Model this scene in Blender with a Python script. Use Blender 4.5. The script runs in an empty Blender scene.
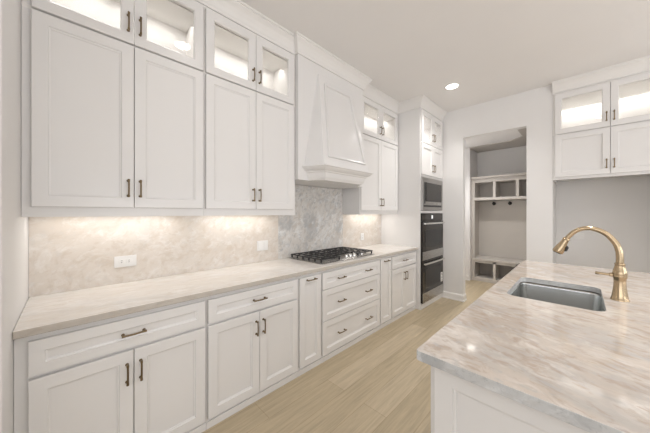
import bpy, bmesh, math
from mathutils import Vector, Matrix

scene = bpy.context.scene
COL = scene.collection
PI = math.pi

# ------------------------------------------------------------------ camera
cam_d = bpy.data.cameras.new('camera')
cam = bpy.data.objects.new('camera', cam_d)
COL.objects.link(cam)
cam.location = (0, 0, 1.414)
cam.rotation_euler = (PI / 2, 0, -PI / 4)
cam_d.sensor_fit = 'HORIZONTAL'
cam_d.sensor_width = 36.0
cam_d.lens = 256.0 / 650.0 * 36.0
cam_d.shift_y = -3.5 / 650.0
cam_d.clip_start = 0.02
scene.camera = cam

# ------------------------------------------------------------------ world, daylight, exposure
world = bpy.data.worlds.new('world')
scene.world = world
world.use_nodes = True
wn = world.node_tree
bg = wn.nodes['Background']
bg.inputs['Color'].default_value = (0.80, 0.90, 1.0, 1)
bg.inputs['Strength'].default_value = 1.0

WARM = (1.0, 0.975, 0.945)
BAR = (1.0, 0.99, 0.98)
DAY = (0.98, 0.975, 1.0)
TILT = math.radians(66)       # window lamps tipped up to brighten the ceiling


def area(name, loc, rot, sx, sy, power, color, parent=None, spread=PI, shape='RECTANGLE'):
    l = bpy.data.lights.new(name, 'AREA')
    l.shape = shape
    l.size = sx
    if shape in ('RECTANGLE', 'ELLIPSE'):
        l.size_y = sy
    l.energy = power
    l.color = color
    l.spread = spread
    o = bpy.data.objects.new(name, l)
    COL.objects.link(o)
    o.location = loc
    o.rotation_euler = rot
    if parent:
        o.parent = parent
    return o


WIN_BACK = [(-1.9, -0.3), (0.2, 1.8), (2.3, 3.9)]      # windows of the wall across the room (x ranges)
WIN_SIDE = [(-3.2, -1.4), (-0.9, 0.9)]                 # windows of the wall behind (y ranges)
WZ0, WZ1 = 0.55, 2.65
BACK_Y, SIDE_X = -4.2, -3.6
P_BACK, P_SIDE = 36.0, 31.0
W_BACK = (0.25, 1.45, 1.05)
for (a, b), k in zip(WIN_BACK, W_BACK):
    area('daylight', ((a + b) / 2, BACK_Y + 0.75, (WZ0 + WZ1) / 2), (PI / 2 + TILT, 0, 0), b - a, WZ1 - WZ0, P_BACK * k, DAY)
for (a, b) in WIN_SIDE:
    area('daylight', (SIDE_X + 0.75, (a + b) / 2, (WZ0 + WZ1) / 2), (PI / 2 + TILT * 0.65, 0, -PI / 2), b - a, WZ1 - WZ0, P_SIDE, DAY)
area('hall_fill_lamp', (5.0, 2.52, 1.5), (-PI / 2 - math.radians(60), 0, 0), 0.7, 1.4, 10.0, DAY)  # added unseen lamp, no window there; brightens the hall ceiling
P_CAN = 6.5
P_UNDER = 1.0
P_CAB = 1.45
P_HALL = 15.0

scene.view_settings.view_transform = 'Standard'
scene.view_settings.look = 'None'
scene.view_settings.gamma = 1.0
scene.view_settings.use_curve_mapping = False
scene.view_settings.exposure = 0.0


# ------------------------------------------------------------------ materials
def new_mat(name):
    m = bpy.data.materials.new(name)
    m.use_nodes = True
    nt = m.node_tree
    return m, nt, nt.nodes['Principled BSDF']


def N(nt, typ, **kw):
    n = nt.nodes.new(typ)
    for k, v in kw.items():
        setattr(n, k, v)
    return n


def paint(name, col, rough, bump=0.0, scale=120.0, spec=0.5):
    m, nt, p = new_mat(name)
    tc = N(nt, 'ShaderNodeTexCoord')
    no = N(nt, 'ShaderNodeTexNoise')
    no.inputs['Scale'].default_value = 3.0
    no.inputs['Detail'].default_value = 3.0
    nt.links.new(tc.outputs['Object'], no.inputs['Vector'])
    mx = N(nt, 'ShaderNodeMix', data_type='RGBA')
    mx.inputs[6].default_value = (*[c * 0.985 for c in col], 1)
    mx.inputs[7].default_value = (*[min(1, c * 1.015) for c in col], 1)
    nt.links.new(no.outputs['Fac'], mx.inputs[0])
    nt.links.new(mx.outputs[2], p.inputs['Base Color'])
    p.inputs['Roughness'].default_value = rough
    p.inputs['Specular IOR Level'].default_value = spec
    if bump:
        n2 = N(nt, 'ShaderNodeTexNoise')
        n2.inputs['Scale'].default_value = scale
        nt.links.new(tc.outputs['Object'], n2.inputs['Vector'])
        b = N(nt, 'ShaderNodeBump')
        b.inputs['Strength'].default_value = bump
        b.inputs['Distance'].default_value = 0.002
        nt.links.new(n2.outputs['Fac'], b.inputs['Height'])
        nt.links.new(b.outputs['Normal'], p.inputs['Normal'])
    return m


def metal(name, col, rough, brushed=None):
    m, nt, p = new_mat(name)
    p.inputs['Base Color'].default_value = (*col, 1)
    p.inputs['Metallic'].default_value = 1.0
    tc = N(nt, 'ShaderNodeTexCoord')
    mp = N(nt, 'ShaderNodeMapping')
    mp.inputs['Scale'].default_value = brushed or (60, 60, 60)
    no = N(nt, 'ShaderNodeTexNoise')
    no.inputs['Scale'].default_value = 4.0
    no.inputs['Detail'].default_value = 2.0
    nt.links.new(tc.outputs['Object'], mp.inputs['Vector'])
    nt.links.new(mp.outputs['Vector'], no.inputs['Vector'])
    mr = N(nt, 'ShaderNodeMapRange')
    mr.inputs['To Min'].default_value = rough * 0.8
    mr.inputs['To Max'].default_value = rough * 1.25
    nt.links.new(no.outputs['Fac'], mr.inputs['Value'])
    nt.links.new(mr.outputs['Result'], p.inputs['Roughness'])
    return m


def plain(name, col, rough, metallic=0.0, spec=0.5):
    m, nt, p = new_mat(name)
    tc = N(nt, 'ShaderNodeTexCoord')
    no = N(nt, 'ShaderNodeTexNoise')
    no.inputs['Scale'].default_value = 25.0
    nt.links.new(tc.outputs['Object'], no.inputs['Vector'])
    mr = N(nt, 'ShaderNodeMapRange')
    mr.inputs['To Min'].default_value = rough * 0.92
    mr.inputs['To Max'].default_value = min(1, rough * 1.08)
    nt.links.new(no.outputs['Fac'], mr.inputs['Value'])
    nt.links.new(mr.outputs['Result'], p.inputs['Roughness'])
    p.inputs['Base Color'].default_value = (*col, 1)
    p.inputs['Metallic'].default_value = metallic
    p.inputs['Specular IOR Level'].default_value = spec
    return m


def emit(name, col, strength):
    m, nt, p = new_mat(name)
    p.inputs['Base Color'].default_value = (0.9, 0.9, 0.88, 1)
    p.inputs['Emission Color'].default_value = (*col, 1)
    p.inputs['Emission Strength'].default_value = strength
    return m


def glass(name, tint=(0.985, 0.98, 0.975)):
    m = bpy.data.materials.new(name)
    m.use_nodes = True
    nt = m.node_tree
    nt.nodes.clear()
    out = N(nt, 'ShaderNodeOutputMaterial')
    tr = N(nt, 'ShaderNodeBsdfTransparent')
    tr.inputs['Color'].default_value = (*tint, 1)
    gl = N(nt, 'ShaderNodeBsdfGlossy')
    gl.inputs['Roughness'].default_value = 0.02
    lw = N(nt, 'ShaderNodeLayerWeight')
    lw.inputs['Blend'].default_value = 0.5
    pw = N(nt, 'ShaderNodeMath', operation='POWER')
    nt.links.new(lw.outputs['Facing'], pw.inputs[0])
    pw.inputs[1].default_value = 5.0
    fr = N(nt, 'ShaderNodeMath', operation='MULTIPLY_ADD')
    nt.links.new(pw.outputs[0], fr.inputs[0])
    fr.inputs[1].default_value = 0.95
    fr.inputs[2].default_value = 0.04
    mx = N(nt, 'ShaderNodeMixShader')
    nt.links.new(fr.outputs[0], mx.inputs[0])
    nt.links.new(tr.outputs[0], mx.inputs[1])
    nt.links.new(gl.outputs[0], mx.inputs[2])
    nt.links.new(mx.outputs[0], out.inputs['Surface'])
    return m


def stone(name, base, warm, grey, rot, stretch, scale, warm_amt, grey_amt, rough=0.12, seed=0.0, white=(0.86, 0.83, 0.79), fine=1.0):
    """quartzite: warped, stretched clouds and short streaks of warm, grey and white over a pale ground"""
    m, nt, p = new_mat(name)
    tc = N(nt, 'ShaderNodeTexCoord')
    mp0 = N(nt, 'ShaderNodeMapping')
    mp0.inputs['Rotation'].default_value = rot
    mp0.inputs['Location'].default_value = (seed, seed * 0.7, seed * 1.3)
    nt.links.new(tc.outputs['Object'], mp0.inputs['Vector'])
    wz = N(nt, 'ShaderNodeTexNoise')
    wz.inputs['Scale'].default_value = 3.0
    wz.inputs['Detail'].default_value = 5
    nt.links.new(mp0.outputs['Vector'], wz.inputs['Vector'])
    ws = N(nt, 'ShaderNodeVectorMath', operation='SCALE')
    nt.links.new(wz.outputs['Color'], ws.inputs[0])
    ws.inputs['Scale'].default_value = 0.16
    wa = N(nt, 'ShaderNodeVectorMath', operation='ADD')
    nt.links.new(mp0.outputs['Vector'], wa.inputs[0])
    nt.links.new(ws.outputs[0], wa.inputs[1])
    mp = N(nt, 'ShaderNodeMapping')
    mp.inputs['Scale'].default_value = stretch
    nt.links.new(wa.outputs[0], mp.inputs['Vector'])

    def noise(sc, det, rough_, lo, hi, off):
        mo = N(nt, 'ShaderNodeMapping')
        mo.inputs['Location'].default_value = (off, off, off)
        nt.links.new(mp.outputs['Vector'], mo.inputs['Vector'])
        n = N(nt, 'ShaderNodeTexNoise')
        n.inputs['Scale'].default_value = sc
        n.inputs['Detail'].default_value = det
        n.inputs['Roughness'].default_value = rough_
        n.inputs['Distortion'].default_value = 0.4
        nt.links.new(mo.outputs['Vector'], n.inputs['Vector'])
        r = N(nt, 'ShaderNodeMapRange')
        r.inputs['From Min'].default_value = lo
        r.inputs['From Max'].default_value = hi
        nt.links.new(n.outputs['Fac'], r.inputs['Value'])
        return r.outputs['Result']

    def mix(fac_sock, amt, a_sock, a_val, col):
        mul = N(nt, 'ShaderNodeMath', operation='MULTIPLY')
        nt.links.new(fac_sock, mul.inputs[0])
        mul.inputs[1].default_value = amt
        x = N(nt, 'ShaderNodeMix', data_type='RGBA')
        nt.links.new(mul.outputs[0], x.inputs[0])
        if a_sock is None:
            x.inputs[6].default_value = (*a_val, 1)
        else:
            nt.links.new(a_sock, x.inputs[6])
        x.inputs[7].default_value = (*col, 1)
        return x.outputs[2]

    c = mix(noise(scale * 0.5, 6, 0.6, 0.40, 0.62, 0.0), warm_amt * 0.7, None, base, warm)
    c = mix(noise(scale * 0.8, 7, 0.62, 0.50, 0.64, 7.3), grey_amt, c, None, grey)
    c = mix(noise(scale * 2.2, 6, 0.65, 0.50, 0.66, 3.1), 0.75, c, None, white)
    c = mix(noise(scale * 4.0 * fine, 5, 0.65, 0.50, 0.64, 11.7), warm_amt, c, None, warm)
    c = mix(noise(scale * 6.5 * fine, 4, 0.65, 0.54, 0.66, 17.7), grey_amt * 0.9, c, None, grey)
    nt.links.new(c, p.inputs['Base Color'])
    p.inputs['Roughness'].default_value = rough
    return m


M = {}
M['cab'] = paint('white_cabinet_paint', (0.80, 0.785, 0.77), 0.24, 0.03, 200)
M['cabin'] = paint('cabinet_interior', (0.84, 0.82, 0.79), 0.5)
M['wall'] = paint('wall_paint', (0.80, 0.785, 0.77), 0.6, 0.12, 180)
M['ceil'] = paint('ceiling_paint', (0.83, 0.81, 0.795), 0.75, 0.12, 150)
M['trim'] = paint('trim_paint', (0.82, 0.80, 0.775), 0.32)
M['greige'] = paint('locker_paint', (0.56, 0.525, 0.485), 0.45)
M['ceil_shade'] = paint('ceiling_shade_paint', (0.50, 0.465, 0.43), 0.6)  # darker colour stands in for shade on the hall ceiling
M['handle'] = metal('aged_brass', (0.21, 0.155, 0.09), 0.30, (4, 4, 4))
M['brass'] = metal('champagne_bronze', (0.50, 0.385, 0.25), 0.24, (1, 1, 1))
M['brass_dark'] = plain('spray_nozzle_rubber', (0.05, 0.045, 0.04), 0.5)
M['steel'] = metal('brushed_steel', (0.45, 0.44, 0.425), 0.27, (4, 120, 120))
M['steel_sink'] = metal('sink_steel', (0.56, 0.57, 0.56), 0.20, (120, 6, 120))
M['steel_bright'] = metal('polished_steel', (0.78, 0.77, 0.75), 0.22)
M['steel_dark'] = metal('dark_stainless', (0.40, 0.385, 0.37), 0.3, (4, 120, 120))
M['iron'] = plain('cast_iron', (0.035, 0.034, 0.034), 0.55)
M['burner'] = plain('burner_cap', (0.03, 0.03, 0.03), 0.4)
M['oven_glass'] = plain('dark_oven_glass', (0.022, 0.019, 0.017), 0.10, 0, 0.35)
M['black'] = plain('black_trim', (0.012, 0.012, 0.012), 0.35)
M['display'] = emit('oven_display', (0.75, 0.8, 0.85), 0.5)
M['plastic'] = plain('white_plastic', (0.84, 0.83, 0.81), 0.35)
M['slot'] = plain('dark_slot', (0.03, 0.03, 0.03), 0.6)
M['paper'] = plain('paper_tag', (0.86, 0.85, 0.81), 0.7)
M['ink'] = plain('tag_print', (0.10, 0.10, 0.10), 0.7)
M['hook'] = plain('black_hook', (0.012, 0.011, 0.010), 0.4)
M['glass'] = glass('clear_glass')
M['lens'] = emit('lamp_lens', (1.0, 0.95, 0.88), 9.0)
M['led'] = emit('led_diffuser', (1.0, 0.94, 0.85), 8.0)
M['counter'] = stone('counter_quartzite', (0.80, 0.765, 0.725), (0.68, 0.605, 0.525), (0.60, 0.58, 0.56),
                     (0, 0, 0.16), (0.6, 1.8, 1.8), 4.0, 0.50, 0.35, 0.10, 2.0, (0.86, 0.84, 0.815))
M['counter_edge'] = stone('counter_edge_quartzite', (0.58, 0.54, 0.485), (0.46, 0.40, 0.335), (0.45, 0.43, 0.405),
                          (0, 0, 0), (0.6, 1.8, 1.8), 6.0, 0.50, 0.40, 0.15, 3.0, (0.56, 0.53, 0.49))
M['island'] = stone('island_quartzite', (0.58, 0.515, 0.455), (0.395, 0.315, 0.25), (0.43, 0.415, 0.40),
                    (0, 0, 0.35), (1.9, 0.85, 2.0), 3.4, 0.68, 0.60, 0.07, 5.0, (0.67, 0.625, 0.58))
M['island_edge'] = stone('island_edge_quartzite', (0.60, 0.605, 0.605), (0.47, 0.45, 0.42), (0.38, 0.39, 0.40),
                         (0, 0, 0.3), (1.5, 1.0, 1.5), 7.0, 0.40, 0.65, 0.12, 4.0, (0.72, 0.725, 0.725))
M['splash'] = stone('backsplash_quartzite', (0.76, 0.70, 0.635), (0.62, 0.53, 0.435), (0.64, 0.61, 0.57),
                    (0, 0.5, 0), (1.1, 1.0, 1.6), 4.6, 0.50, 0.36, 0.13, 0.0, (0.84, 0.80, 0.76), 0.8)
M['splash_grey'] = stone('grey_backsplash_quartzite', (0.74, 0.72, 0.69), (0.53, 0.46, 0.39), (0.46, 0.465, 0.47),
                         (0, 0.9, 0), (1.2, 1.0, 1.8), 3.6, 0.50, 0.85, 0.13, 9.0, (0.86, 0.865, 0.865), 0.8)


def wood_floor():
    m, nt, p = new_mat('oak_plank_floor')
    tc = N(nt, 'ShaderNodeTexCoord')
    br = N(nt, 'ShaderNodeTexBrick')
    br.offset = 0.37
    br.inputs['Scale'].default_value = 1.0
    br.inputs['Brick Width'].default_value = 1.55
    br.inputs['Row Height'].default_value = 0.19
    br.inputs['Mortar Size'].default_value = 0.0016
    br.inputs['Mortar Smooth'].default_value = 0.3
    br.inputs['Bias'].default_value = -0.1
    br.inputs['Color1'].default_value = (0.46, 0.375, 0.25, 1)
    br.inputs['Color2'].default_value = (0.56, 0.465, 0.33, 1)
    br.inputs['Mortar'].default_value = (0.34, 0.26, 0.16, 1)
    nt.links.new(tc.outputs['Object'], br.inputs['Vector'])
    mp = N(nt, 'ShaderNodeMapping')
    mp.inputs['Scale'].default_value = (1.2, 18, 1)
    nt.links.new(tc.outputs['Object'], mp.inputs['Vector'])
    no = N(nt, 'ShaderNodeTexNoise')
    no.inputs['Scale'].default_value = 2.0
    no.inputs['Detail'].default_value = 8
    no.inputs['Roughness'].default_value = 0.65
    no.inputs['Distortion'].default_value = 0.8
    nt.links.new(mp.outputs['Vector'], no.inputs['Vector'])
    mr = N(nt, 'ShaderNodeMapRange')
    mr.inputs['From Min'].default_value = 0.3
    mr.inputs['From Max'].default_value = 0.7
    mr.inputs['To Min'].default_value = 0.80
    mr.inputs['To Max'].default_value = 1.15
    nt.links.new(no.outputs['Fac'], mr.inputs['Value'])
    mul = N(nt, 'ShaderNodeMix', data_type='RGBA', blend_type='MULTIPLY')
    mul.inputs[0].default_value = 1.0
    nt.links.new(br.outputs['Color'], mul.inputs[6])
    nt.links.new(mr.outputs['Result'], mul.inputs[7])
    nt.links.new(mul.outputs[2], p.inputs['Base Color'])
    p.inputs['Roughness'].default_value = 0.42
    return m


M['floor'] = wood_floor()


# ------------------------------------------------------------------ mesh helpers
class MB:
    def __init__(self):
        self.bm = bmesh.new()

    def box(self, x0, x1, y0, y1, z0, z1):
        v = [self.bm.verts.new(c) for c in ((x0, y0, z0), (x1, y0, z0), (x1, y1, z0), (x0, y1, z0),
                                            (x0, y0, z1), (x1, y0, z1), (x1, y1, z1), (x0, y1, z1))]
        for f in ((0, 3, 2, 1), (4, 5, 6, 7), (0, 1, 5, 4), (1, 2, 6, 5), (2, 3, 7, 6), (3, 0, 4, 7)):
            self.bm.faces.new([v[i] for i in f])
        return self

    def loops(self, rings, cap0=True, cap1=True, close=False):
        """bridge rings of equal vertex count"""
        rv = [[self.bm.verts.new(c) for c in r] for r in rings]
        n = len(rv[0])
        pairs = list(zip(rv[:-1], rv[1:]))
        if close:
            pairs.append((rv[-1], rv[0]))
        for a, b in pairs:
            for i in range(n):
                j = (i + 1) % n
                try:
                    self.bm.faces.new((a[i], a[j], b[j], b[i]))
                except ValueError:
                    pass
        if not close:
            if cap0:
                self.bm.faces.new(list(reversed(rv[0])))
            if cap1:
                self.bm.faces.new(rv[-1])
        return self

    def tube(self, pts, rads, n=12):
        pts = [Vector(p) for p in pts]
        if not isinstance(rads, (list, tuple)):
            rads = [rads] * len(pts)
        rings = []
        up = None
        for i, p in enumerate(pts):
            if i == 0:
                t = pts[1] - p
            elif i == len(pts) - 1:
                t = p - pts[i - 1]
            else:
                t = (pts[i + 1] - p).normalized() + (p - pts[i - 1]).normalized()
            t.normalize()
            if up is None:
                a = Vector((0, 0, 1)) if abs(t.z) < 0.9 else Vector((1, 0, 0))
                u = t.cross(a).normalized()
            else:
                u = (up - t * up.dot(t)).normalized()
            up = u
            w = t.cross(u)
            rings.append([p + (u * math.cos(2 * PI * k / n) + w * math.sin(2 * PI * k / n)) * rads[i] for k in range(n)])
        return self.loops(rings)

    def lathe(self, prof, c=(0, 0, 0), axis='Z', n=24, cap0=True, cap1=True):
        rings = []
        for r, h in prof:
            ring = []
            for k in range(n):
                a = 2 * PI * k / n
                x, y = r * math.cos(a), r * math.sin(a)
                if axis == 'Z':
                    q = (c[0] + x, c[1] + y, c[2] + h)
                elif axis == 'Y':
                    q = (c[0] + x, c[1] + h, c[2] + y)
                else:
                    q = (c[0] + h, c[1] + x, c[2] + y)
                ring.append(q)
            rings.append(ring)
        return self.loops(rings, cap0, cap1)

    def poly(self, pts, z0, z1):
        return self.loops([[(x, y, z0) for x, y in pts], [(x, y, z1) for x, y in pts]])

    def build(self, name, mat, parent=None, loc=(0, 0, 0), bevel=0.0, smooth=False, seg=2):
        bm = self.bm
        bmesh.ops.recalc_face_normals(bm, faces=bm.faces)
        me = bpy.data.meshes.new(name)
        bm.to_mesh(me)
        bm.free()
        o = bpy.data.objects.new(name, me)
        COL.objects.link(o)
        me.materials.append(mat)
        o.location = loc
        if parent:
            o.parent = parent
        if smooth:
            me.polygons.foreach_set('use_smooth', [True] * len(me.polygons))
            es = o.modifiers.new('split', 'EDGE_SPLIT')
            es.split_angle = math.radians(40)
        if bevel:
            b = o.modifiers.new('edge', 'BEVEL')
            b.width = bevel
            b.segments = seg
            b.limit_method = 'ANGLE'
            b.angle_limit = math.radians(40)
        return o


def tag(o, label, cat, group=None):
    o['label'] = label
    o['category'] = cat
    if group:
        o['group'] = group
    return o


def thing(name, label, cat, loc=(0, 0, 0), rz=0.0, group=None):
    o = bpy.data.objects.new(name, None)
    COL.objects.link(o)
    o.empty_display_size = 0.1
    o.location = loc
    o.rotation_euler = (0, 0, rz)
    return tag(o, label, cat, group)


def struct(o):
    o['kind'] = 'structure'
    return o


def sweep(mb, path, prof):
    """profile (out, z) along an XY polyline; out is to the right of travel; mitred"""
    P = [Vector(p) for p in path]
    rings = []
    nrm = []
    for a, b in zip(P[:-1], P[1:]):
        d = (b - a).normalized()
        nrm.append(Vector((d.y, -d.x)))
    for i, p in enumerate(P):
        if i == 0:
            m = nrm[0]
        elif i == len(P) - 1:
            m = nrm[-1]
        else:
            m = nrm[i - 1] + nrm[i]
            m = m / max(1e-6, m.dot(nrm[i]))
        rings.append([(p.x + m.x * o, p.y + m.y * o, z) for o, z in prof])
    mb.loops(rings)
    return mb


def rrect(x0, x1, y0, y1, r, n=6):
    pts = []
    for cx, cy, a0 in ((x1 - r, y1 - r, 0), (x0 + r, y1 - r, PI / 2), (x0 + r, y0 + r, PI), (x1 - r, y0 + r, 3 * PI / 2)):
        for k in range(n + 1):
            a = a0 + PI / 2 * k / n
            pts.append((cx + r * math.cos(a), cy + r * math.sin(a)))
    return pts


# ------------------------------------------------------------------ the setting
CEIL = 3.09
YW, XE = 2.336, 4.45           # cabinet wall face, end wall face
XS = -0.17                     # stub wall face

struct(MB().box(SIDE_X - 0.2, 6.6, BACK_Y - 0.2, 2.75, -0.1, 0).build('floor', M['floor']))
struct(MB().box(SIDE_X - 0.2, XE + 0.12, BACK_Y - 0.2, YW + 0.12, CEIL, CEIL + 0.1).build('ceiling', M['ceil']))
struct(MB().box(SIDE_X, XE + 0.12, YW, YW + 0.12, 0, CEIL).build('wall_main', M['wall']))
struct(MB().box(XS - 0.13, XS, 1.455, YW, 0, CEIL).build('wall_left', M['wall'], bevel=0.004))
OY0, OY1, OZ = 0.53, 1.333, 2.615
AY = 0.2615                    # refrigerator recess begins here
w = MB()
w.box(XE, XE + 0.12, OY1, YW, 0, CEIL)
w.box(XE, XE + 0.12, AY, OY0, 0, CEIL)
w.box(XE, XE + 0.12, OY0, OY1, OZ, CEIL)
struct(w.build('wall_end', M['wall']))
w = MB()
w.box(5.10, 5.20, -0.84, AY + 0.10, 0, CEIL)
w.box(XE + 0.12, 5.10, AY, AY + 0.10, 0, CEIL)
w.box(XE, 5.10, -0.84, -0.74, 0, CEIL)
struct(w.build('wall_recess', M['wall']))
struct(MB().box(XE, XE + 0.12, BACK_Y, -0.842, 0, CEIL).build('wall_right', M['wall']))
# the wall across the room and the wall behind, with window openings
w = MB()
xs = [SIDE_X] + [v for ab in WIN_BACK for v in ab] + [XE]
for i in range(0, len(xs), 2):
    w.box(xs[i], xs[i + 1], BACK_Y - 0.15, BACK_Y, 0, CEIL)
for a, b in WIN_BACK:
    w.box(a, b, BACK_Y - 0.15, BACK_Y, 0, WZ0)
    w.box(a, b, BACK_Y - 0.15, BACK_Y, WZ1, CEIL)
struct(w.build('wall_back', M['wall']))
w = MB()
ys = [BACK_Y] + [v for ab in WIN_SIDE for v in ab] + [YW]
for i in range(0, len(ys), 2):
    w.box(SIDE_X - 0.15, SIDE_X, ys[i], ys[i + 1], 0, CEIL)
for a, b in WIN_SIDE:
    w.box(SIDE_X - 0.15, SIDE_X, a, b, 0, WZ0)
    w.box(SIDE_X - 0.15, SIDE_X, a, b, WZ1, CEIL)
struct(w.build('wall_rear', M['wall']))
wi = 0
for a, b in WIN_BACK:
    wi += 1
    f = MB()
    y0, y1 = BACK_Y - 0.10, BACK_Y - 0.05
    f.box(a, a + 0.05, y0, y1, WZ0, WZ1).box(b - 0.05, b, y0, y1, WZ0, WZ1)
    f.box(a + 0.05, b - 0.05, y0, y1, WZ0, WZ0 + 0.05).box(a + 0.05, b - 0.05, y0, y1, WZ1 - 0.05, WZ1)
    fo = struct(f.build('window_%d' % wi, M['trim']))
    MB().box(a + 0.05, b - 0.05, y0 + 0.02, y0 + 0.026, WZ0 + 0.05, WZ1 - 0.05).build('pane', M['glass'], fo)
for a, b in WIN_SIDE:
    wi += 1
    f = MB()
    x0, x1 = SIDE_X - 0.10, SIDE_X - 0.05
    f.box(x0, x1, a, a + 0.05, WZ0, WZ1).box(x0, x1, b - 0.05, b, WZ0, WZ1)
    f.box(x0, x1, a + 0.05, b - 0.05, WZ0, WZ0 + 0.05).box(x0, x1, a + 0.05, b - 0.05, WZ1 - 0.05, WZ1)
    fo = struct(f.build('window_%d' % wi, M['trim']))
    MB().box(x0 + 0.02, x0 + 0.026, a + 0.05, b - 0.05, WZ0 + 0.05, WZ1 - 0.05).build('pane', M['glass'], fo)

# hall beyond the opening
HZ = 2.776
HX, HY0, HY1 = 5.93, 0.3615, 2.60
NX = 6.47
w = MB()
w.box(XE + 0.12, HX, HY1, HY1 + 0.1, 0, HZ)                    # far side
w.box(HX, HX + 0.10, 1.645, HY1 + 0.1, 0, HZ)                  # return beside the lockers
w.box(HX + 0.10, NX, 1.645, 1.745, 0, HZ)
w.box(NX, NX + 0.1, HY0 - 0.1, 1.745, 0, HZ)                   # behind the lockers
w.box(5.10, NX, HY0 - 0.1, HY0, 0, HZ)
struct(w.build('wall_hall', M['wall']))
struct(MB().box(XE + 0.12, XE + 0.125, YW + 0.12, HY1, 0, HZ).build('wall_hall_side', M['wall']))
struct(MB().box(XE + 0.12, NX + 0.1, HY0 - 0.1, HY1 + 0.1, HZ, HZ + 0.08).build('ceiling_hall', M['ceil']))
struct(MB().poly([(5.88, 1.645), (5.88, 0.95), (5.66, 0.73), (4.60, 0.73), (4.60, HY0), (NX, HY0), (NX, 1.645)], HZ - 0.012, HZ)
       .build('ceiling_shade', M['ceil_shade']))  # shaded part of the hall ceiling, put in as a thin darker sheet

# crown moulding and baseboards
CROWN = [(0.0, 2.955), (0.012, 2.955), (0.012, 2.972), (0.020, 2.985), (0.030, 3.010), (0.048, 3.038), (0.066, 3.055),
         (0.072, 3.062), (0.072, 3.072), (0.082, 3.074), (0.082, CEIL), (0.0, CEIL)]
YU, YH, YR, YT = 1.98, 1.934, 2.03, 1.66     # faces: upper cabinets, hood chimney, far upper cabinets, oven tower
XT = 3.62
path = [(XS, YU), (1.565, YU), (1.565, YH), (2.61, YH), (2.61, YR), (XT, YR), (XT, YT), (XE, YT)]
struct(sweep(MB(), path, CROWN).build('trim_1', M['trim']))
struct(sweep(MB(), [(XE, AY), (XE, -0.74)], CROWN).build('trim_2', M['trim']))
BASE = [(0, 0), (0.022, 0), (0.022, 0.018), (0.014, 0.022), (0.014, 0.085), (0.010, 0.098), (0.004, 0.105), (0, 0.105)]
struct(sweep(MB(), [(XE, YT + 0.002), (XE, OY1), (XE + 0.12, OY1)], BASE).build('baseboard_end', M['trim']))
struct(sweep(MB(), [(XE, OY0), (XE, AY)], BASE).build('baseboard_pier', M['trim']))
struct(sweep(MB(), [(HX, HY1), (HX, 1.645)], BASE).build('baseboard_hall', M['trim']))


# ------------------------------------------------------------------ cabinet parts
def rect(x0, x1, z0, z1, ins, y):
    return [(x0 + ins, y, z0 + ins), (x1 - ins, y, z0 + ins), (x1 - ins, y, z1 - ins), (x0 + ins, y, z1 - ins)]


def door_panel(name, x0, x1, z0, z1, parent, frame=0.058, t=0.023, glazed=False):
    """shaker front in the cabinet's own frame: face plane y=0, front towards -y"""
    cx, cz = x0, z0
    W, H = x1 - x0, z1 - z0
    y = -t
    mb = MB()
    rings = [rect(0, W, 0, H, 0, -0.0005), rect(0, W, 0, H, 0, y + 0.002), rect(0, W, 0, H, 0.002, y), rect(0, W, 0, H, frame, y)]
    if glazed:
        rings += [rect(0, W, 0, H, frame + 0.006, y + 0.006), rect(0, W, 0, H, frame + 0.006, -0.0005)]
        mb.loops(rings, close=True)
    else:
        rings += [rect(0, W, 0, H, frame + 0.003, y + 0.006), rect(0, W, 0, H, frame + 0.010, y + 0.008),
                  rect(0, W, 0, H, frame + 0.010, y + 0.0125)]
        mb.loops(rings)
    o = mb.build(name, M['cab'], parent, (cx, 0, cz))
    if glazed:
        MB().box(frame + 0.007, W - frame - 0.007, y + 0.009, y + 0.013, frame + 0.007, H - frame - 0.007).build('glass_pane', M['glass'], o)
    return o


_handle_mesh = {}


def handle(parent, x, z, vertical=True, t=0.023, L=0.108):
    """arched bar pull on flared posts"""
    key = vertical
    if key not in _handle_mesh:
        mb = MB()
        h = L / 2

        def P(s, out):
            return (0, -out, s) if vertical else (s, -out, 0)
        for s in (-1, 1):
            mb.tube([P(s * (h - 0.008), 0.0), P(s * (h - 0.008), 0.004), P(s * (h - 0.008), 0.012), P(s * (h - 0.008), 0.024)],
                    [0.0085, 0.0075, 0.0045, 0.005], 10)
        pts, rr = [], []
        for k in range(13):
            s = -1 + 2 * k / 12
            pts.append(P(s * h, 0.024 + 0.005 * (1 - s * s)))
            rr.append(0.0062 if abs(s) > 0.8 else 0.0048)
        mb.tube(pts, rr, 10)
        o = mb.build('handle', M['handle'], parent, smooth=True)
        _handle_mesh[key] = o.data
    else:
        o = bpy.data.objects.new('handle', _handle_mesh[key])
        COL.objects.link(o)
        o.parent = parent
        es = o.modifiers.new('split', 'EDGE_SPLIT')
        es.split_angle = math.radians(40)
    o.location = (x, -t, z)
    return o


def door_pair(root, x0, xm, x1, z0, z1, handles='bottom', glazed=False, gap=0.004, hz=None):
    a = door_panel('door', x0, xm - gap / 2, z0, z1, root, glazed=glazed)
    b = door_panel('door', xm + gap / 2, x1, z0, z1, root, glazed=glazed)
    H = z1 - z0
    if hz is None:
        hz = 0.118 if handles == 'bottom' else H - 0.115
    handle(a, (xm - gap / 2 - x0) - 0.028, hz)
    handle(b, 0.028, hz)
    return a, b


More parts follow.
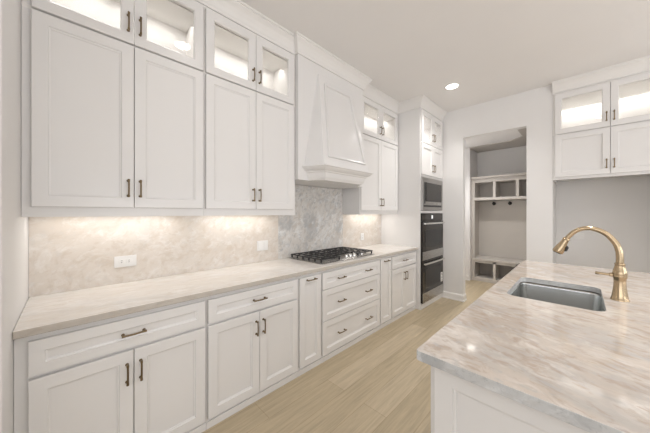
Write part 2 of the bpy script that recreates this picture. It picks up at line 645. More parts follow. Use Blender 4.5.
def carcass(root, W, D, H, name='carcass', mat=None, rail=0.0):
    """closed body; with a light rail the underside is recessed behind it"""
    mb = MB()
    if rail:
        mb.box(0.0005, W - 0.0005, 0, D, rail, H)
        mb.box(0.0005, W - 0.0005, 0, 0.019, 0, rail)
        mb.box(0.0005, 0.018, 0.019, D, 0, rail)
        mb.box(W - 0.018, W - 0.0005, 0.019, D, 0, rail)
    else:
        mb.box(0.0005, W - 0.0005, 0, D, 0, H)
    return mb.build(name, mat or M['cab'], root)


def open_carcass(root, W, D, H, top=0.045, side=0.020, ff=0.03):
    """hollow body with face frame for glazed doors"""
    mb = MB()
    mb.box(0.0005, side, 0, D, 0, H).box(W - side, W - 0.0005, 0, D, 0, H)
    mb.box(side, W - side, 0, D, 0, 0.02).box(side, W - side, 0, D, H - top, H)
    mb.box(side, W - side, D - 0.012, D, 0.02, H - top)
    o = mb.build('carcass', M['cabin'], root)
    f = MB()
    f.box(side, side + ff, 0, 0.018, 0.02, H - top).box(W - side - ff, W - side, 0, 0.018, 0.02, H - top)
    f.box(W / 2 - 0.012, W / 2 + 0.012, 0, 0.018, 0.02, H - top)
    f.box(side + ff, W - side - ff, 0, 0.018, H - top - 0.03, H - top)
    f.build('face_frame', M['cab'], root)
    # strip light behind a small valance
    v = MB().box(side, W - side, 0.022, 0.17 if D < 0.5 else 0.48, H - top - 0.040, H - top - 0.028).build('light_valance', M['cabin'], root)
    area('cabinet_lamp', (W / 2, 0.20 if D < 0.5 else 0.52, H - top - 0.012), (0, 0, 0), W - 0.1, 0.03, P_CAB * W * (1.0 if D < 0.5 else 1.6), BAR, root)
    return o


ZU0, ZU1 = 1.394, 2.452
ZG1 = 2.955


def wall_cabinet(label, x, y, rz, W, D, x0, xm, x1, z0=ZU0, z1=ZU1, door0=0.053):
    r = thing('wall_cabinet', label, 'cabinet', (x, y, z0), rz, 'white wall cabinets')
    carcass(r, W, D, z1 - z0, rail=0.040)
    door_pair(r, x0, xm, x1, door0, z1 - z0 - 0.007)
    return r


def glass_cabinet(label, x, y, rz, W, D, x0, xm, x1, z0=ZU1, z1=ZG1):
    r = thing('glass_cabinet', label, 'cabinet', (x, y, z0), rz, 'lit glass-front cabinets under the ceiling')
    open_carcass(r, W, D, z1 - z0)
    door_pair(r, x0, xm, x1, 0.006, z1 - z0 - 0.022, glazed=True)
    return r


def runs(x, y, rz, W, D, x0, xm, x1, lab_lo, lab_hi, **kw):
    wall_cabinet(lab_lo, x, y, rz, W, D, x0, xm, x1, **kw)


D1 = YW - YU - 0.002
# nearest the stub wall
X0, X1, X2 = XS, 0.707, 1.565
wall_cabinet('tall white two-door wall cabinet against the stub wall, above the outlet plate nearest it', X0 + 0.001, YU, 0, X1 - X0 - 0.001, D1,
             0.034, 0.455, 0.868)
glass_cabinet('lit glass-front cabinet at the stub wall, its pane mirroring a ceiling lamp', X0 + 0.001, YU, 0, X1 - X0 - 0.001, D1,
              0.034, 0.455, 0.868)
wall_cabinet('tall white two-door wall cabinet next to the hood, on the stub wall side', X1, YU, 0, X2 - X1, D1, 0.010, 0.421, 0.828)
glass_cabinet('lit glass-front cabinet next to the hood chimney, on the stub wall side', X1, YU, 0, X2 - X1, D1, 0.010, 0.421, 0.828)
X3 = 2.662
D2 = YW - YR - 0.002
wall_cabinet('tall white two-door wall cabinet between the hood and the oven tower', X3, YR, 0, XT - X3 - 0.001, D2, 0.012, 0.475, 0.940)
glass_cabinet('lit glass-front cabinet between the hood chimney and the oven tower', X3, YR, 0, XT - X3 - 0.001, D2, 0.012, 0.475, 0.940)
# over the refrigerator recess, facing -X
FZ0, FZM = 1.84, 2.415
RW = 1.0
DR = 0.60
wall_cabinet('short white two-door cabinet over the empty refrigerator recess', XE, AY - 0.001, -PI / 2, RW - 0.002, DR,
             0.022, 0.5005, 0.978, z0=FZ0, z1=FZM, door0=0.032)
glass_cabinet('lit glass-front cabinet topping the refrigerator recess', XE, AY - 0.001, -PI / 2, RW - 0.002, DR, 0.022, 0.5005, 0.978, z0=FZM)

# ------------------------------------------------------------------ range hood
XC = 2.10
hood = thing('range_hood', 'white painted wooden range hood with tapered canopy above the cooktop', 'range hood', (XC, YH, 1.74))


def hx(x):
    return x - XC


b = MB()
b.box(hx(1.567), hx(2.61), 0, YW - YH - 0.002, 0, 2.955 - 1.74)
b.box(hx(1.567) + 0.48, hx(2.61) - 0.0005, YR - YH + 0.001, YW - YH - 0.002, 0.02, 2.955 - 1.74)
b.build('chimney', M['cab'], hood)
# tapered canopy: chamfered plan at the bottom, vanishing into the chimney at the top


def plan(hf, hb, yf, z, yb=0.0):
    return [(-hf, yf, z), (hf, yf, z), (hb, yb, z), (-hb, yb, z)]


zb = 1.88 - 1.74
c = MB()
c.loops([plan(0.375, 0.455, -0.195, zb), plan(0.262, 0.275, -0.012, 2.86 - 1.74)])
canopy = c.build('canopy', M['cab'], hood, bevel=0.003)
# raised frame on the canopy's sloping front
p0, p1 = Vector((0, -0.195, zb)), Vector((0, -0.012, 2.86 - 1.74))
sl = p1 - p0
nrm = Vector((0, -sl.z, sl.y)).normalized()


def on_front(u, s, out):
    """u across (fraction of local half width), s up the slope 0..1"""
    hw = 0.375 + (0.262 - 0.375) * s
    q = p0 + sl * s
    return Vector((u * hw, q.y, q.z)) + nrm * out


def quad_ring(ins_u, s0, s1, out):
    return [on_front(-1 + ins_u(s0), s0, out), on_front(1 - ins_u(s0), s0, out), on_front(1 - ins_u(s1), s1, out), on_front(-1 + ins_u(s1), s1, out)]


def insm(m):
    return lambda s: m / (0.375 + (0.262 - 0.375) * s)


f = MB()
rings = []
for m, ds, out in ((0.060, 0.000, 0.000), (0.061, 0.001, 0.014), (0.068, 0.007, 0.020), (0.082, 0.018, 0.017), (0.088, 0.022, 0.005), (0.090, 0.024, 0.0)):
    rings.append(quad_ring(insm(m), 0.085 + ds, 0.905 - ds, out))
f.loops(rings, cap0=False, cap1=False)
f.build('panel_molding', M['cab'], canopy)
# stepped crown band at the foot of the canopy, tapering inwards below
c = MB()
prof = [(0.395, 0.487, -0.235, 0.142), (0.395, 0.487, -0.235, 0.128), (0.385, 0.478, -0.225, 0.124), (0.378, 0.470, -0.216, 0.112),
        (0.362, 0.455, -0.200, 0.098), (0.346, 0.440, -0.184, 0.090), (0.342, 0.436, -0.180, 0.088), (0.342, 0.436, -0.180, 0.080),
        (0.330, 0.425, -0.168, 0.074), (0.318, 0.413, -0.156, 0.030), (0.298, 0.395, -0.137, 0.0)]
c.loops([plan(*q) for q in reversed(prof)])
c.build('crown_band', M['cab'], hood, bevel=0.002)

# ------------------------------------------------------------------ oven tower
tw = XE - XT - 0.003
tower = thing('oven_tower', 'tall white oven tower cabinet beside the end wall', 'cabinet', (XT + 0.001, YT, 0))
b = MB()
DT = YW - YT - 0.002
b.box(0, 0.018, 0, DT, 0, 2.955).box(tw - 0.022, tw, 0, DT, 0, 2.955)
b.box(0.018, tw - 0.022, DT - 0.012, DT, 0, 2.955)
b.box(0.018, tw - 0.022, 0, DT - 0.012, 0, 0.085)
b.box(0.018, tw - 0.022, 0, DT - 0.012, 1.412, 1.450)
b.box(0.018, tw - 0.022, 0, DT - 0.012, 1.952, 2.448)
b.box(0.018, tw - 0.022, 0, DT - 0.012, 2.910, 2.955)
b.build('carcass', M['cab'], tower)
MB().box(0.0, tw, -0.012, -0.0005, 0, 0.075).build('kick_board', M['cab'], tower, bevel=0.002)
door_pair(tower, 0.014, tw / 2, tw - 0.016, 1.985, 2.444)
door_pair(tower, 0.014, tw / 2, tw - 0.016, 2.461, 2.932, glazed=True)
MB().box(0.02, tw - 0.024, 0.03, 0.40, 2.878, 2.888).build('light_valance', M['cabin'], tower)
area('cabinet_lamp', (tw / 2, 0.46, 2.902), (0, 0, 0), tw - 0.12, 0.06, P_CAB * tw * 3.0, BAR, tower)

# microwave with trim kit
mw = thing('microwave', 'built-in stainless microwave in the oven tower, above the ovens', 'microwave', (XT + 0.021, YT, 1.455))
W = tw - 0.045
H = 0.490
body = MB().box(0.01, W - 0.01, 0.002, 0.42, 0.005, H - 0.005).build('body', M['black'], mw)
t = MB()
t.loops([rect(0, W, 0, H, 0, -0.001), rect(0, W, 0, H, 0.0, -0.018), rect(0, W, 0, H, 0.004, -0.022), rect(0, W, 0, H, 0.052, -0.022),
         rect(0, W, 0, H, 0.052, -0.001)], close=True)
t.build('trim_frame', M['steel_dark'], mw)
t = MB()
x0, x1, z0, z1 = 0.054, W - 0.054, 0.078, H - 0.054
d = MB().box(x0, x1, -0.026, -0.001, z0, z1).build('door', M['steel_dark'], mw, bevel=0.002)
MB().box(x0 + 0.055, x1 - 0.012, -0.029, -0.0265, z0 + 0.055, z1 - 0.02).build('window_glass', M['oven_glass'], d)
MB().box(x0 + 0.012, x0 + 0.040, -0.029, -0.0265, z0 + 0.02, z1 - 0.02).build('black_edge', M['black'], d)
for k, xx in enumerate((0.40, 0.52, 0.62)):
    MB().box(x0 + xx - 0.02, x0 + xx + 0.02, -0.0285, -0.0265, z0 + 0.018, z0 + 0.032).build('button', M['steel_bright'], d)
MB().box(0.054, W - 0.054, -0.018, -0.001, 0.0525, 0.074).build('vent_strip', M['black'], mw)

# double wall oven
ov = thing('double_oven', 'stainless double wall oven with dark glass doors in the oven tower', 'oven', (XT + 0.021, YT, 0.088))
H = 1.408 - 0.088
MB().box(0.008, W - 0.008, 0.002, 0.56, 0.004, H - 0.004).build('body', M['black'], ov)
pn = MB().box(0, W, -0.022, -0.001, H - 0.112, H).build('control_panel', M['oven_glass'], ov, bevel=0.002)
MB().box(W / 2 - 0.06, W / 2 - 0.01, -0.0235, -0.0222, H - 0.080, H - 0.030).build('display', M['display'], pn)


def oven_door(z0, z1, band, hz):
    d = MB().box(0, W, -0.030, -0.001, z0, z1).build('oven_door', M['oven_glass'], ov, bevel=0.003)
    MB().box(0.0, W, -0.034, -0.0305, z0, z0 + band).build('steel_band', M['steel'], d, bevel=0.001)
    MB().box(0.09, W - 0.09, -0.0325, -0.0305, z0 + band + 0.06, z1 - 0.13).build('window_glass', M['black'], d)
    h = MB()
    for s in (0.035, W - 0.035):
        h.box(s - 0.010, s + 0.010, -0.058, -0.031, hz - 0.010, hz + 0.010)
    pts, rr = [], []
    for k in range(15):
        u = -1 + 2 * k / 14
        pts.append((W / 2 + u * (W / 2 - 0.03), -0.056 - 0.010 * (1 - u * u), hz))
        rr.append(0.014)
    h.tube(pts, rr, 12)
    h.build('handle', M['steel_bright'], d, smooth=True)
    return d


oven_door(0.628, H - 0.116, 0.125, H - 0.152)
d2 = oven_door(0.002, 0.622, 0.145, 0.575)
MB().box(0, W, -0.020, -0.001, 0.6225, 0.6275).build('vent_strip', M['black'], ov)
tg = MB().box(W - 0.115, W - 0.035, -0.0345, -0.033, 0.200, 0.350).build('paper_tag', M['paper'], d2)
tg['label'] = 'white paper energy tag'
mb = MB()
for k in range(6):
    ww = (0.050, 0.060, 0.040, 0.056, 0.030, 0.050)[k]
    z = 0.328 - k * 0.021
    mb.box(W - 0.105, W - 0.105 + ww, -0.0352, -0.0346, z - 0.004, z + 0.004)
mb.build('tag_print', M['ink'], tg)

# ------------------------------------------------------------------ base cabinets
YB = 1.735                       # face plane; fronts stand 20 mm before it
ZB0, ZB1 = 0.0, 0.878
DB = YW - YB - 0.002
Z_D0, Z_D1 = 0.068, 0.674
Z_T0, Z_T1 = 0.690, 0.846


def base_root(name, label, x0, x1):
    r = thing(name, label, 'cabinet', (x0, YB, 0), 0, 'white base cabinets')
    carcass(r, x1 - x0, DB, ZB1)
    MB().box(0.001, x1 - x0 - 0.001, -0.010, -0.0005, 0, 0.046).build('kick_board', M['cab'], r, bevel=0.002)
    return r


def drawer(r, x0, x1, z0, z1, handles, frame=0.05):
    d = door_panel('drawer_front', x0, x1, z0, z1, r, frame=frame)
    for hx_ in handles:
        handle(d, hx_ * (x1 - x0), (z1 - z0) / 2, vertical=False)
    return d


B = [XS + 0.001, 0.632, 1.397, 1.672, 2.660, 2.922, XT - 0.001]
# drawer over two doors
r = base_root('base_cabinet', 'widest white base cabinet, one drawer over two doors, against the stub wall', B[0], B[1])
drawer(r, 0.042, 0.792, Z_T0, Z_T1, (0.5,))
door_pair(r, 0.042, 0.418, 0.792, Z_D0, Z_D1, 'top')
r = base_root('base_cabinet', 'white base cabinet, one drawer over two doors, between the widest one and a pull-out', B[1], B[2])
drawer(r, 0.010, 0.752, Z_T0, Z_T1, (0.5,))
door_pair(r, 0.010, 0.385, 0.752, Z_D0, Z_D1, 'top')
r = base_root('pullout_cabinet', 'slim full-height white pull-out on the stub wall side of the drawer stack', B[2], B[3])
d = door_panel('pullout_front', 0.013, 0.262, Z_D0, Z_T1, r, frame=0.055)
handle(d, 0.1245, Z_T1 - Z_D0 - 0.026, False)
r = base_root('drawer_cabinet', 'white base cabinet of three wide drawers under the cooktop', B[3], B[4])
for z0, z1 in ((0.688, Z_T1), (0.388, 0.682), (Z_D0, 0.382)):
    drawer(r, 0.012, 0.976, z0, z1, (0.27, 0.75), 0.055)
r = base_root('pullout_cabinet', 'slim full-height white pull-out on the oven side of the drawer stack', B[4], B[5])
d = door_panel('pullout_front', 0.012, 0.249, Z_D0, Z_T1, r, frame=0.055)
handle(d, 0.1185, Z_T1 - Z_D0 - 0.026, False)
r = base_root('base_cabinet', 'white base cabinet with one drawer over two doors, beside the oven tower', B[5], B[6])
drawer(r, 0.012, 0.682, Z_T0, Z_T1, (0.5,))
door_pair(r, 0.012, 0.347, 0.682, Z_D0, Z_D1, 'top')

# ------------------------------------------------------------------ worktop and backsplash
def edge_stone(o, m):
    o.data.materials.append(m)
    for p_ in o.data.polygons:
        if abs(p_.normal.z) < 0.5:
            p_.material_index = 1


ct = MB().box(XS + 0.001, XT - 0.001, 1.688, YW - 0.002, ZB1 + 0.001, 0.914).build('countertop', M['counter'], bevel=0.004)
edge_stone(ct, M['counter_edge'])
tag(ct, 'long cream quartzite countertop on the base cabinets along the wall', 'countertop')
YS = 2.316


def slab(x0, x1, z1, mat, label):
    o = MB().box(x0, x1, YS, YW - 0.001, 0.9145, z1).build('backsplash_slab', mat)
    return tag(o, label, 'backsplash', 'stone backsplash slabs')


slab(XS + 0.001, 1.60, ZU0 + 0.036, M['splash'], 'beige stone backsplash slab from the stub wall to the hood')
slab(1.6003, 2.662, 1.737, M['splash_grey'], 'grey veined stone backsplash slab rising behind the cooktop')
slab(2.6623, XT - 0.001, ZU0 + 0.036, M['splash'], 'small beige stone backsplash slab beside the oven tower')

# under-cabinet lights
for x0, x1, y, lab in ((-0.10, 0.62, 2.20, 'slim light bar under the wall cabinet at the stub wall'),
                       (0.80, 1.49, 2.20, 'slim light bar under the wall cabinet next to the hood'),
                       (2.76, 3.52, 2.22, 'slim light bar under the wall cabinet beside the oven tower')):
    r = thing('cabinet_light_bar', lab, 'light', ((x0 + x1) / 2, y, 1.4335), 0, 'light bars under the wall cabinets')
    h = (x1 - x0) / 2
    MB().box(-h, h, -0.018, 0.018, -0.010, 0).build('housing', M['plastic'], r)
    MB().box(-h + 0.01, h - 0.01, -0.012, 0.012, -0.013, -0.0102).build('diffuser', M['led'], r)
    area('bar_lamp', (0, 0, -0.016), (math.radians(-12), 0, 0), 2 * h - 0.02, 0.024, P_UNDER, BAR, r)


# outlets and switches
def plate(name, label, loc, rz, w, h, kind):
    r = thing(name, label, 'outlet' if kind != 'switch' else 'switch', loc, rz)
    MB().box(-w / 2, w / 2, -0.006, 0, -h / 2, h / 2).build('cover_plate', M['plastic'], r, bevel=0.002)
    if kind == 'switch':
        for s in (-1, 1):
            MB().box(s * w / 4 - 0.017, s * w / 4 + 0.017, -0.010, -0.0062, -0.034, 0.034).build('rocker', M['plastic'], r, bevel=0.001)
    elif kind != 'plain':
        horiz = kind == 'flat'
        for s in (-1, 1):
            cx, cz = (s * 0.021, 0) if horiz else (0, s * 0.021)
            f_ = MB().box(cx - 0.0165, cx + 0.0165, -0.008, -0.0062, cz - 0.015, cz + 0.015).build('receptacle', M['plastic'], r, bevel=0.001)
            sl_ = MB()
            for q in (-1, 1):
                if horiz:
                    sl_.box(cx - 0.006, cx + 0.003, -0.0086, -0.0081, q * 0.006 - 0.0014, q * 0.006 + 0.0014)
                else:
                    sl_.box(cx + q * 0.006 - 0.0014, cx + q * 0.006 + 0.0014, -0.0086, -0.0081, cz - 0.003, cz + 0.006)
            sl_.build('slots', M['slot'], f_)
    return r


plate('outlet_plate', 'white outlet plate lying sideways on the beige backsplash, nearest the stub wall', (0.287, YS - 0.0005, 1.068), 0, 0.128, 0.078, 'flat')
plate('switch_plate', 'white square double switch plate on the backsplash beside the cooktop', (1.405, YS - 0.0005, 1.080), 0, 0.125, 0.100, 'switch')
plate('outlet_plate', 'small white upright outlet on the backsplash near the oven tower', (3.10, YS - 0.0005, 1.060), 0, 0.075, 0.105, 'up')
plate('outlet_plate', 'small blank white cover plate on the refrigerator recess wall, seen under the faucet arch', (5.0995, 0.02, 1.09), -PI / 2, 0.10, 0.085, 'plain')

# ------------------------------------------------------------------ cooktop
ck = thing('cooktop', 'stainless gas cooktop with black iron grates set in the long countertop', 'cooktop', (2.172, 2.025, 0.9145))
hw, hd = 0.455, 0.265
MB().loops([[(x, y, 0) for x, y in rrect(-hw, hw, -hd, hd, 0.02)], [(x, y, 0.006) for x, y in rrect(-hw, hw, -hd, hd, 0.02)],
            [(x, y, 0.012) for x, y in rrect(-hw + 0.012, hw - 0.012, -hd + 0.012, hd - 0.012, 0.02)]]).build('tray', M['steel'], ck, smooth=True)
for i, (gx0, gx1) in enumerate(((-0.435, -0.150), (-0.146, 0.146), (0.150, 0.435))):
    g = MB()
    gy0 = -0.235 if i != 1 else -0.135
    gy1 = 0.245
    zt0, zt1 = 0.036, 0.048
    bw = 0.010
    g.box(gx0, gx1, gy0, gy0 + bw, zt0, zt1).box(gx0, gx1, gy1 - bw, gy1, zt0, zt1)
    g.box(gx0, gx0 + bw, gy0, gy1, zt0, zt1).box(gx1 - bw, gx1, gy0, gy1, zt0, zt1)
    ny = 5 if i != 1 else 4
    for k in range(1, ny):
        yy = gy0 + (gy1 - gy0) * k / ny
        g.box(gx0, gx1, yy - 0.004, yy + 0.004, zt0 + 0.004, zt1)
    for k in (1, 2):
        xx = gx0 + (gx1 - gx0) * k / 3
        g.box(xx - 0.006, xx + 0.006, gy0, gy1, zt0, zt1)
    for xx in (gx0 + 0.01, gx1 - 0.01):
        for k in range(ny + 1):
            yy = gy0 + 0.008 + (gy1 - gy0 - 0.016) * k / ny
            g.box(xx - 0.007, xx + 0.007, yy - 0.007, yy + 0.007, 0.0125, zt0)
    g.build('grate', M['iron'], ck, bevel=0.002)
for bx, by, br_ in ((-0.29, 0.13, 0.042), (-0.29, -0.12, 0.036), (0, 0.06, 0.058), (0.29, 0.13, 0.036), (0.29, -0.12, 0.042)):
    u = MB().lathe([(br_, 0.0125), (br_, 0.020), (br_ * 0.8, 0.022)], (bx, by, 0)).build('burner', M['steel_dark'], ck, smooth=True)
    MB().lathe([(br_ * 0.78, 0.0222), (br_ * 0.78, 0.029), (br_ * 0.6, 0.031)], (bx, by, 0)).build('burner_cap', M['burner'], u, smooth=True)
for k in range(5):
    kx = -0.02 + 0.068 * k
    kb = MB().lathe([(0.024, 0.0125), (0.024, 0.016), (0.019, 0.018), (0.017, 0.040), (0.015, 0.043)], (kx, -0.205, 0), n=20).build('knob', M['steel_bright'], ck, smooth=True)
    MB().box(kx - 0.004, kx + 0.004, -0.220, -0.190, 0.0432, 0.050).build('grip', M['steel_bright'], kb, bevel=0.001)

# ------------------------------------------------------------------ island
IX0, IX1, IY0, IY1 = 0.896, 3.415, -0.80, 0.428
SX0, SX1, SY0, SY1 = 1.900, 2.515, -0.092, 0.330
bm = bmesh.new()


def ring_edges(pts, z):
    vs = [bm.verts.new((x, y, z)) for x, y in pts]
    return [bm.edges.new((vs[i], vs[(i + 1) % len(vs)])) for i in range(len(vs))]


outer = rrect(IX0, IX1, IY0, IY1, 0.012, 3)
inner = rrect(SX0, SX1, SY0, SY1, 0.055, 8)
ed = ring_edges(outer, 0.914) + ring_edges(inner, 0.914)
res = bmesh.ops.triangle_fill(bm, edges=ed, use_beauty=True)
fs = [f_ for f_ in bm.faces]
ex = bmesh.ops.extrude_face_region(bm, geom=fs)
bmesh.ops.translate(bm, verts=[v for v in ex['geom'] if isinstance(v, bmesh.types.BMVert)], vec=(0, 0, -0.035))
mb = MB()
mb.bm.free()
mb.bm = bm
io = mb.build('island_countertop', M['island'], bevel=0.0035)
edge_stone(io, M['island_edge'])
tag(io, 'thick pinkish-beige veined quartzite slab on the island, around the sink', 'countertop')

isl = thing('island_cabinet', 'white panelled island cabinet carrying the veined slab and sink', 'kitchen island', (0.945, 0.376, 0))
BX, BY, BZ = 3.385 - 0.945, -0.76 - 0.376, 0.878
b = MB()
b.box(0, 0.02, BY, 0, 0, BZ).box(BX - 0.02, BX, BY, 0, 0, BZ)
b.box(0.02, BX - 0.02, -0.02, 0, 0, BZ).box(0.02, BX - 0.02, BY, BY + 0.02, 0, BZ)
b.box(0.02, BX - 0.02, BY + 0.02, -0.02, 0.05, 0.07)
b.build('carcass', M['cab'], isl, bevel=0.002)
# end panel facing the camera side: frame-and-panel
o = door_panel('end_panel', 0.0, -BY, 0.0, BZ - 0.002, isl, frame=0.064, t=0.014)
o.rotation_euler = (0, 0, -PI / 2)
o.location = (-0.0005, 0, 0)
# aisle side fronts
xx = 0.012
for wdt in (0.62, 0.90, 0.90):
    n = 1 if wdt < 0.7 else 2
    for k in range(n):
        a0 = xx + wdt / n * k + 0.003
        a1 = xx + wdt / n * (k + 1) - 0.003
        o = door_panel('door', 0, a1 - a0, 0.10, BZ - 0.03, isl)
        o.rotation_euler = (0, 0, PI)
        o.location = (a1, 0.0005, 0.10)
    xx += wdt + 0.006

# sink
sk = thing('sink', 'undermount stainless steel sink with rounded corners in the island slab', 'sink', ((SX0 + SX1) / 2, (SY0 + SY1) / 2, 0.67))
cx, cy = (SX0 + SX1) / 2, (SY0 + SY1) / 2
hw, hd = (SX1 - SX0) / 2 + 0.006, (SY1 - SY0) / 2 + 0.006


def rr3(ins, r, z):
    return [(x, y, z - 0.67) for x, y in rrect(-hw + ins, hw - ins, -hd + ins, hd - ins, r, 8)]


s = MB()
s.loops([rr3(-0.02, 0.07, 0.8782), rr3(0.0, 0.058, 0.8782), rr3(0.003, 0.056, 0.86), rr3(0.010, 0.052, 0.72), rr3(0.018, 0.048, 0.692), rr3(0.04, 0.035, 0.682),
         rr3(0.15, 0.02, 0.678)], cap0=False, cap1=True)
so = s.build('basin', M['steel_sink'], sk, smooth=True)
sd = so.modifiers.new('thick', 'SOLIDIFY')
sd.thickness = 0.0015
sd.offset = 1 if False else -1
dr = MB().lathe([(0.045, 0.0085), (0.045, 0.011), (0.036, 0.0115), (0.030, 0.009)], (0, 0.03, 0)).build('drain', M['steel_bright'], sk, smooth=True)
MB().lathe([(0.028, 0.0092), (0.028, 0.012), (0.006, 0.014), (0.006, 0.020)], (0, 0.03, 0)).build('strainer', M['steel_dark'], dr, smooth=True)

# faucet
FX, FY = 2.238, -0.158
fc = thing('faucet', 'champagne bronze gooseneck pull-down faucet standing behind the island sink', 'faucet', (FX, FY, 0.9142))
MB().lathe([(r_ * 0.78, h_) for r_, h_ in [(0.049, 0), (0.049, 0.006), (0.045, 0.010), (0.044, 0.016), (0.0425, 0.020), (0.040, 0.034), (0.0355, 0.062), (0.0325, 0.090), (0.0320, 0.110),
            (0.0335, 0.122), (0.0375, 0.130), (0.0385, 0.136), (0.0375, 0.142), (0.0385, 0.148), (0.0385, 0.156), (0.036, 0.166), (0.030, 0.184),
            (0.0265, 0.198), (0.0275, 0.202), (0.0290, 0.206), (0.0275, 0.211), (0.021, 0.214)]], n=32).build('faucet_body', M['brass'], fc, smooth=True)
ctrl = [(0.0, 0.212), (0.0, 0.245), (0.004, 0.285), (0.018, 0.328), (0.055, 0.378), (0.105, 0.4045), (0.150, 0.404), (0.190, 0.380), (0.222, 0.338)]


def catmull(P, n=6):
    out = []
    Q = [P[0]] + P + [P[-1]]
    for i in range(1, len(Q) - 2):
        a, b_, c_, d_ = (Vector(q) for q in Q[i - 1:i + 3])
        for k in range(n):
            t_ = k / n
            out.append(0.5 * ((2 * b_) + (c_ - a) * t_ + (2 * a - 5 * b_ + 4 * c_ - d_) * t_ ** 2 + (3 * b_ - a - 3 * c_ + d_) * t_ ** 3))
    out.append(Vector(P[-1]))
    return out


arc = catmull([Vector((0, y, z)) for y, z in ctrl])
n_ = len(arc)
MB().tube(arc, [0.0168 - 0.0040 * min(1, i / (n_ * 0.75)) for i in range(n_)], 20).build('spout', M['brass'], fc, smooth=True)
e0 = arc[-1]
dirv = (Vector((0, 0.266, 0.247)) - e0)
hd_pts = [e0 + dirv * t_ for t_ in (-0.02, 0.02, 0.06, 0.10, 0.18, 0.45, 0.80, 0.93, 1.0)]
sh = MB().tube(hd_pts, [0.0155, 0.0185, 0.0195, 0.0165, 0.0175, 0.0215, 0.0275, 0.0285, 0.0270], 24).build('spray_head', M['brass'], fc, smooth=True)
dn = dirv.normalized()
MB().tube([hd_pts[-1] + dn * 0.0005, hd_pts[-1] + dn * 0.004], 0.022, 20).build('nozzle', M['brass_dark'], sh, smooth=True)
side = Vector((-1, 0, 0))
low = Vector((0, -dn.z, dn.y)) * -1
if low.z > 0:
    low = -low
pc = e0 + dirv * 0.60
MB().tube([pc + low * 0.018 - dn * 0.018, pc + low * 0.027 - dn * 0.010, pc + low * 0.029 + dn * 0.010, pc + low * 0.022 + dn * 0.018],
          [0.005, 0.008, 0.008, 0.005], 12).build('spray_button', M['brass_dark'], sh, smooth=True)
lv = MB()
lv.tube([(0, 0.026, 0.140), (0, 0.040, 0.140), (0, 0.042, 0.140), (0, 0.052, 0.140), (0, 0.078, 0.141), (0, 0.092, 0.141), (0, 0.098, 0.141)],
        [0.012, 0.012, 0.008, 0.0075, 0.0075, 0.0095, 0.007], 14)
lv.build('lever', M['brass'], fc, smooth=True)


# ------------------------------------------------------------------ recessed ceiling lights
def can(label, x, y, z, power):
    r = thing('recessed_light', label, 'ceiling light', (x, y, z), 0, 'round recessed ceiling lights')
    t = MB()
    t.lathe([(0.072, -0.0008), (0.092, -0.0008), (0.092, -0.005), (0.088, -0.008), (0.076, -0.010), (0.072, -0.009)], n=36, cap0=False, cap1=False)
    t.build('trim_ring', M['plastic'], r, smooth=True)
    MB().lathe([(0.0715, -0.001), (0.0715, -0.006), (0.05, -0.007)], n=36).build('lens', M['lens'], r, smooth=True)
    area('can_lamp', (0, 0, -0.013), (0, 0, 0), 0.13, 0.13, power, WARM, r, spread=math.radians(125), shape='DISK')
    return r


can('round lit recessed light in the ceiling in front of the oven tower', 3.575, 1.204, CEIL, P_CAN * 1.4)
can('round lit recessed light mirrored in the glass-front cabinet at the stub wall', 0.80, 1.128, CEIL, P_CAN * 0.22)
for x, y, k in ((2.30, -0.25, 2.2), (0.80, -1.9, 1), (3.2, -1.9, 1), (-1.8, -1.9, 0.3)):  # unseen lights; the one over the island added to brighten the drawer fronts
    can('unseen round recessed light in the ceiling over the open side of the room', x, y, CEIL, P_CAN * k)
can('round lit recessed light in the hall ceiling beyond the opening', 4.98, 1.36, HZ, P_HALL)

# ------------------------------------------------------------------ hall lockers
LX, LY1, LY0 = 6.03, 1.642, HY0 + 0.003
lk = thing('locker_unit', 'greige built-in locker bench with cubbies in the hall beyond the opening', 'mudroom lockers', (LX, LY1, 0), -PI / 2)
LW = LY1 - LY0                 # local x runs away from the opening's jamb, local y is depth
LD = NX - LX - 0.003
p = M['greige']
MB().box(0, 0.030, 0, LD, 0.472, 1.678).build('side_panel', p, lk)
MB().box(0, 0.062, -0.001, 0.02, 0.472, 1.678).build('stile', p, lk)
MB().box(0.030, LW, LD - 0.015, LD, 0.472, 1.678).build('back_panel', p, lk)
MB().box(-0.0, LW, -0.015, LD, 0.430, 0.470).build('bench_seat', p, lk, bevel=0.003)
MB().box(0, LW, 0, LD, 0, 0.075).build('plinth', p, lk)
pitch = 0.373
b = MB()
b.box(0, 0.062, 0, LD, 0.0755, 0.4295)
k = 0
xs_ = []
xx = 0.062 + 0.327
while xx < LW:
    xs_.append(xx)
    xx += pitch
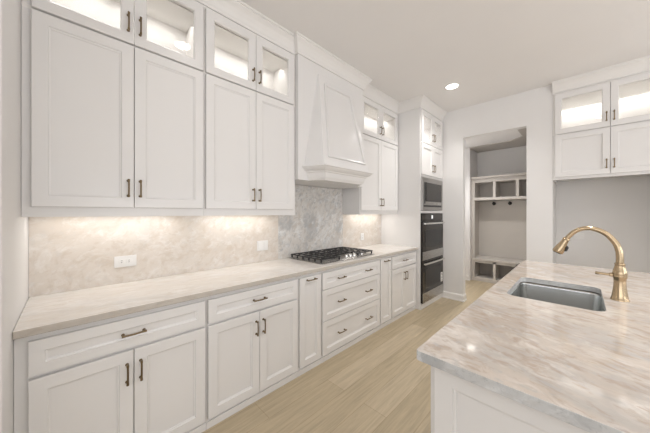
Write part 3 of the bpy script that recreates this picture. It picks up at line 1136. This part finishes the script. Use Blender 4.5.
for xx in xs_:
    b.box(xx, min(LW, xx + 0.046), 0, LD - 0.016, 0.0755, 0.4295)
b.box(0.062, LW, LD - 0.015, LD, 0.0755, 0.4295)
b.box(0.062, LW, 0, 0.02, 0.385, 0.4295)
b.build('lower_cubbies', p, lk)
b = MB()
b.box(0, 0.062, 0, LD, 1.735, 2.045)
for xx in xs_:
    b.box(xx, min(LW, xx + 0.046), 0, LD - 0.016, 1.735, 2.045)
b.box(0.062, LW, LD - 0.015, LD, 1.735, 2.045)
b.build('upper_cubbies', p, lk)
MB().box(0, LW, -0.006, LD, 1.680, 1.7345).build('cubby_shelf', p, lk, bevel=0.002)
MB().box(0, LW, -0.004, LD, 2.0455, 2.085).build('top_board', p, lk, bevel=0.002)
MB().box(0, LW, -0.05, LD, 2.125, 2.165).build('top_shelf', p, lk, bevel=0.002)
MB().box(0, LW, 0.0, 0.02, 2.0855, 2.1245).build('fascia', p, lk)
MB().box(0.0625, LW, LD - 0.035, LD - 0.0155, 1.52, 1.665).build('hook_rail', p, lk, bevel=0.002)
# hooks hang from the rail
for i, (yy, lab) in enumerate(((1.315, 'black double coat hook on the hall locker rail, under the first upper cubby'),
                               (1.035, 'black double coat hook on the hall locker rail, under the second upper cubby'),
                               (0.66, 'black double coat hook on the hall locker rail, hidden past the second one'))):
    hk = thing('coat_hook', lab, 'hook', (NX - 0.003 - 0.0355, yy, 1.615), -PI / 2, 'coat hooks in the hall lockers')
    MB().lathe([(0.034, -0.0005), (0.034, -0.006), (0.028, -0.010)], axis='Y', n=20).build('back_plate', M['hook'], hk, smooth=True)
    MB().tube([(0, -0.009, 0.0), (0, -0.04, 0.004), (0, -0.062, 0.02), (0, -0.066, 0.036)], [0.009, 0.009, 0.010, 0.014], 10).build('upper_prong', M['hook'], hk, smooth=True)
    MB().tube([(0, -0.009, -0.014), (0, -0.028, -0.030), (0, -0.044, -0.030), (0, -0.050, -0.016)], [0.008, 0.008, 0.009, 0.012], 10).build('lower_prong', M['hook'], hk, smooth=True)
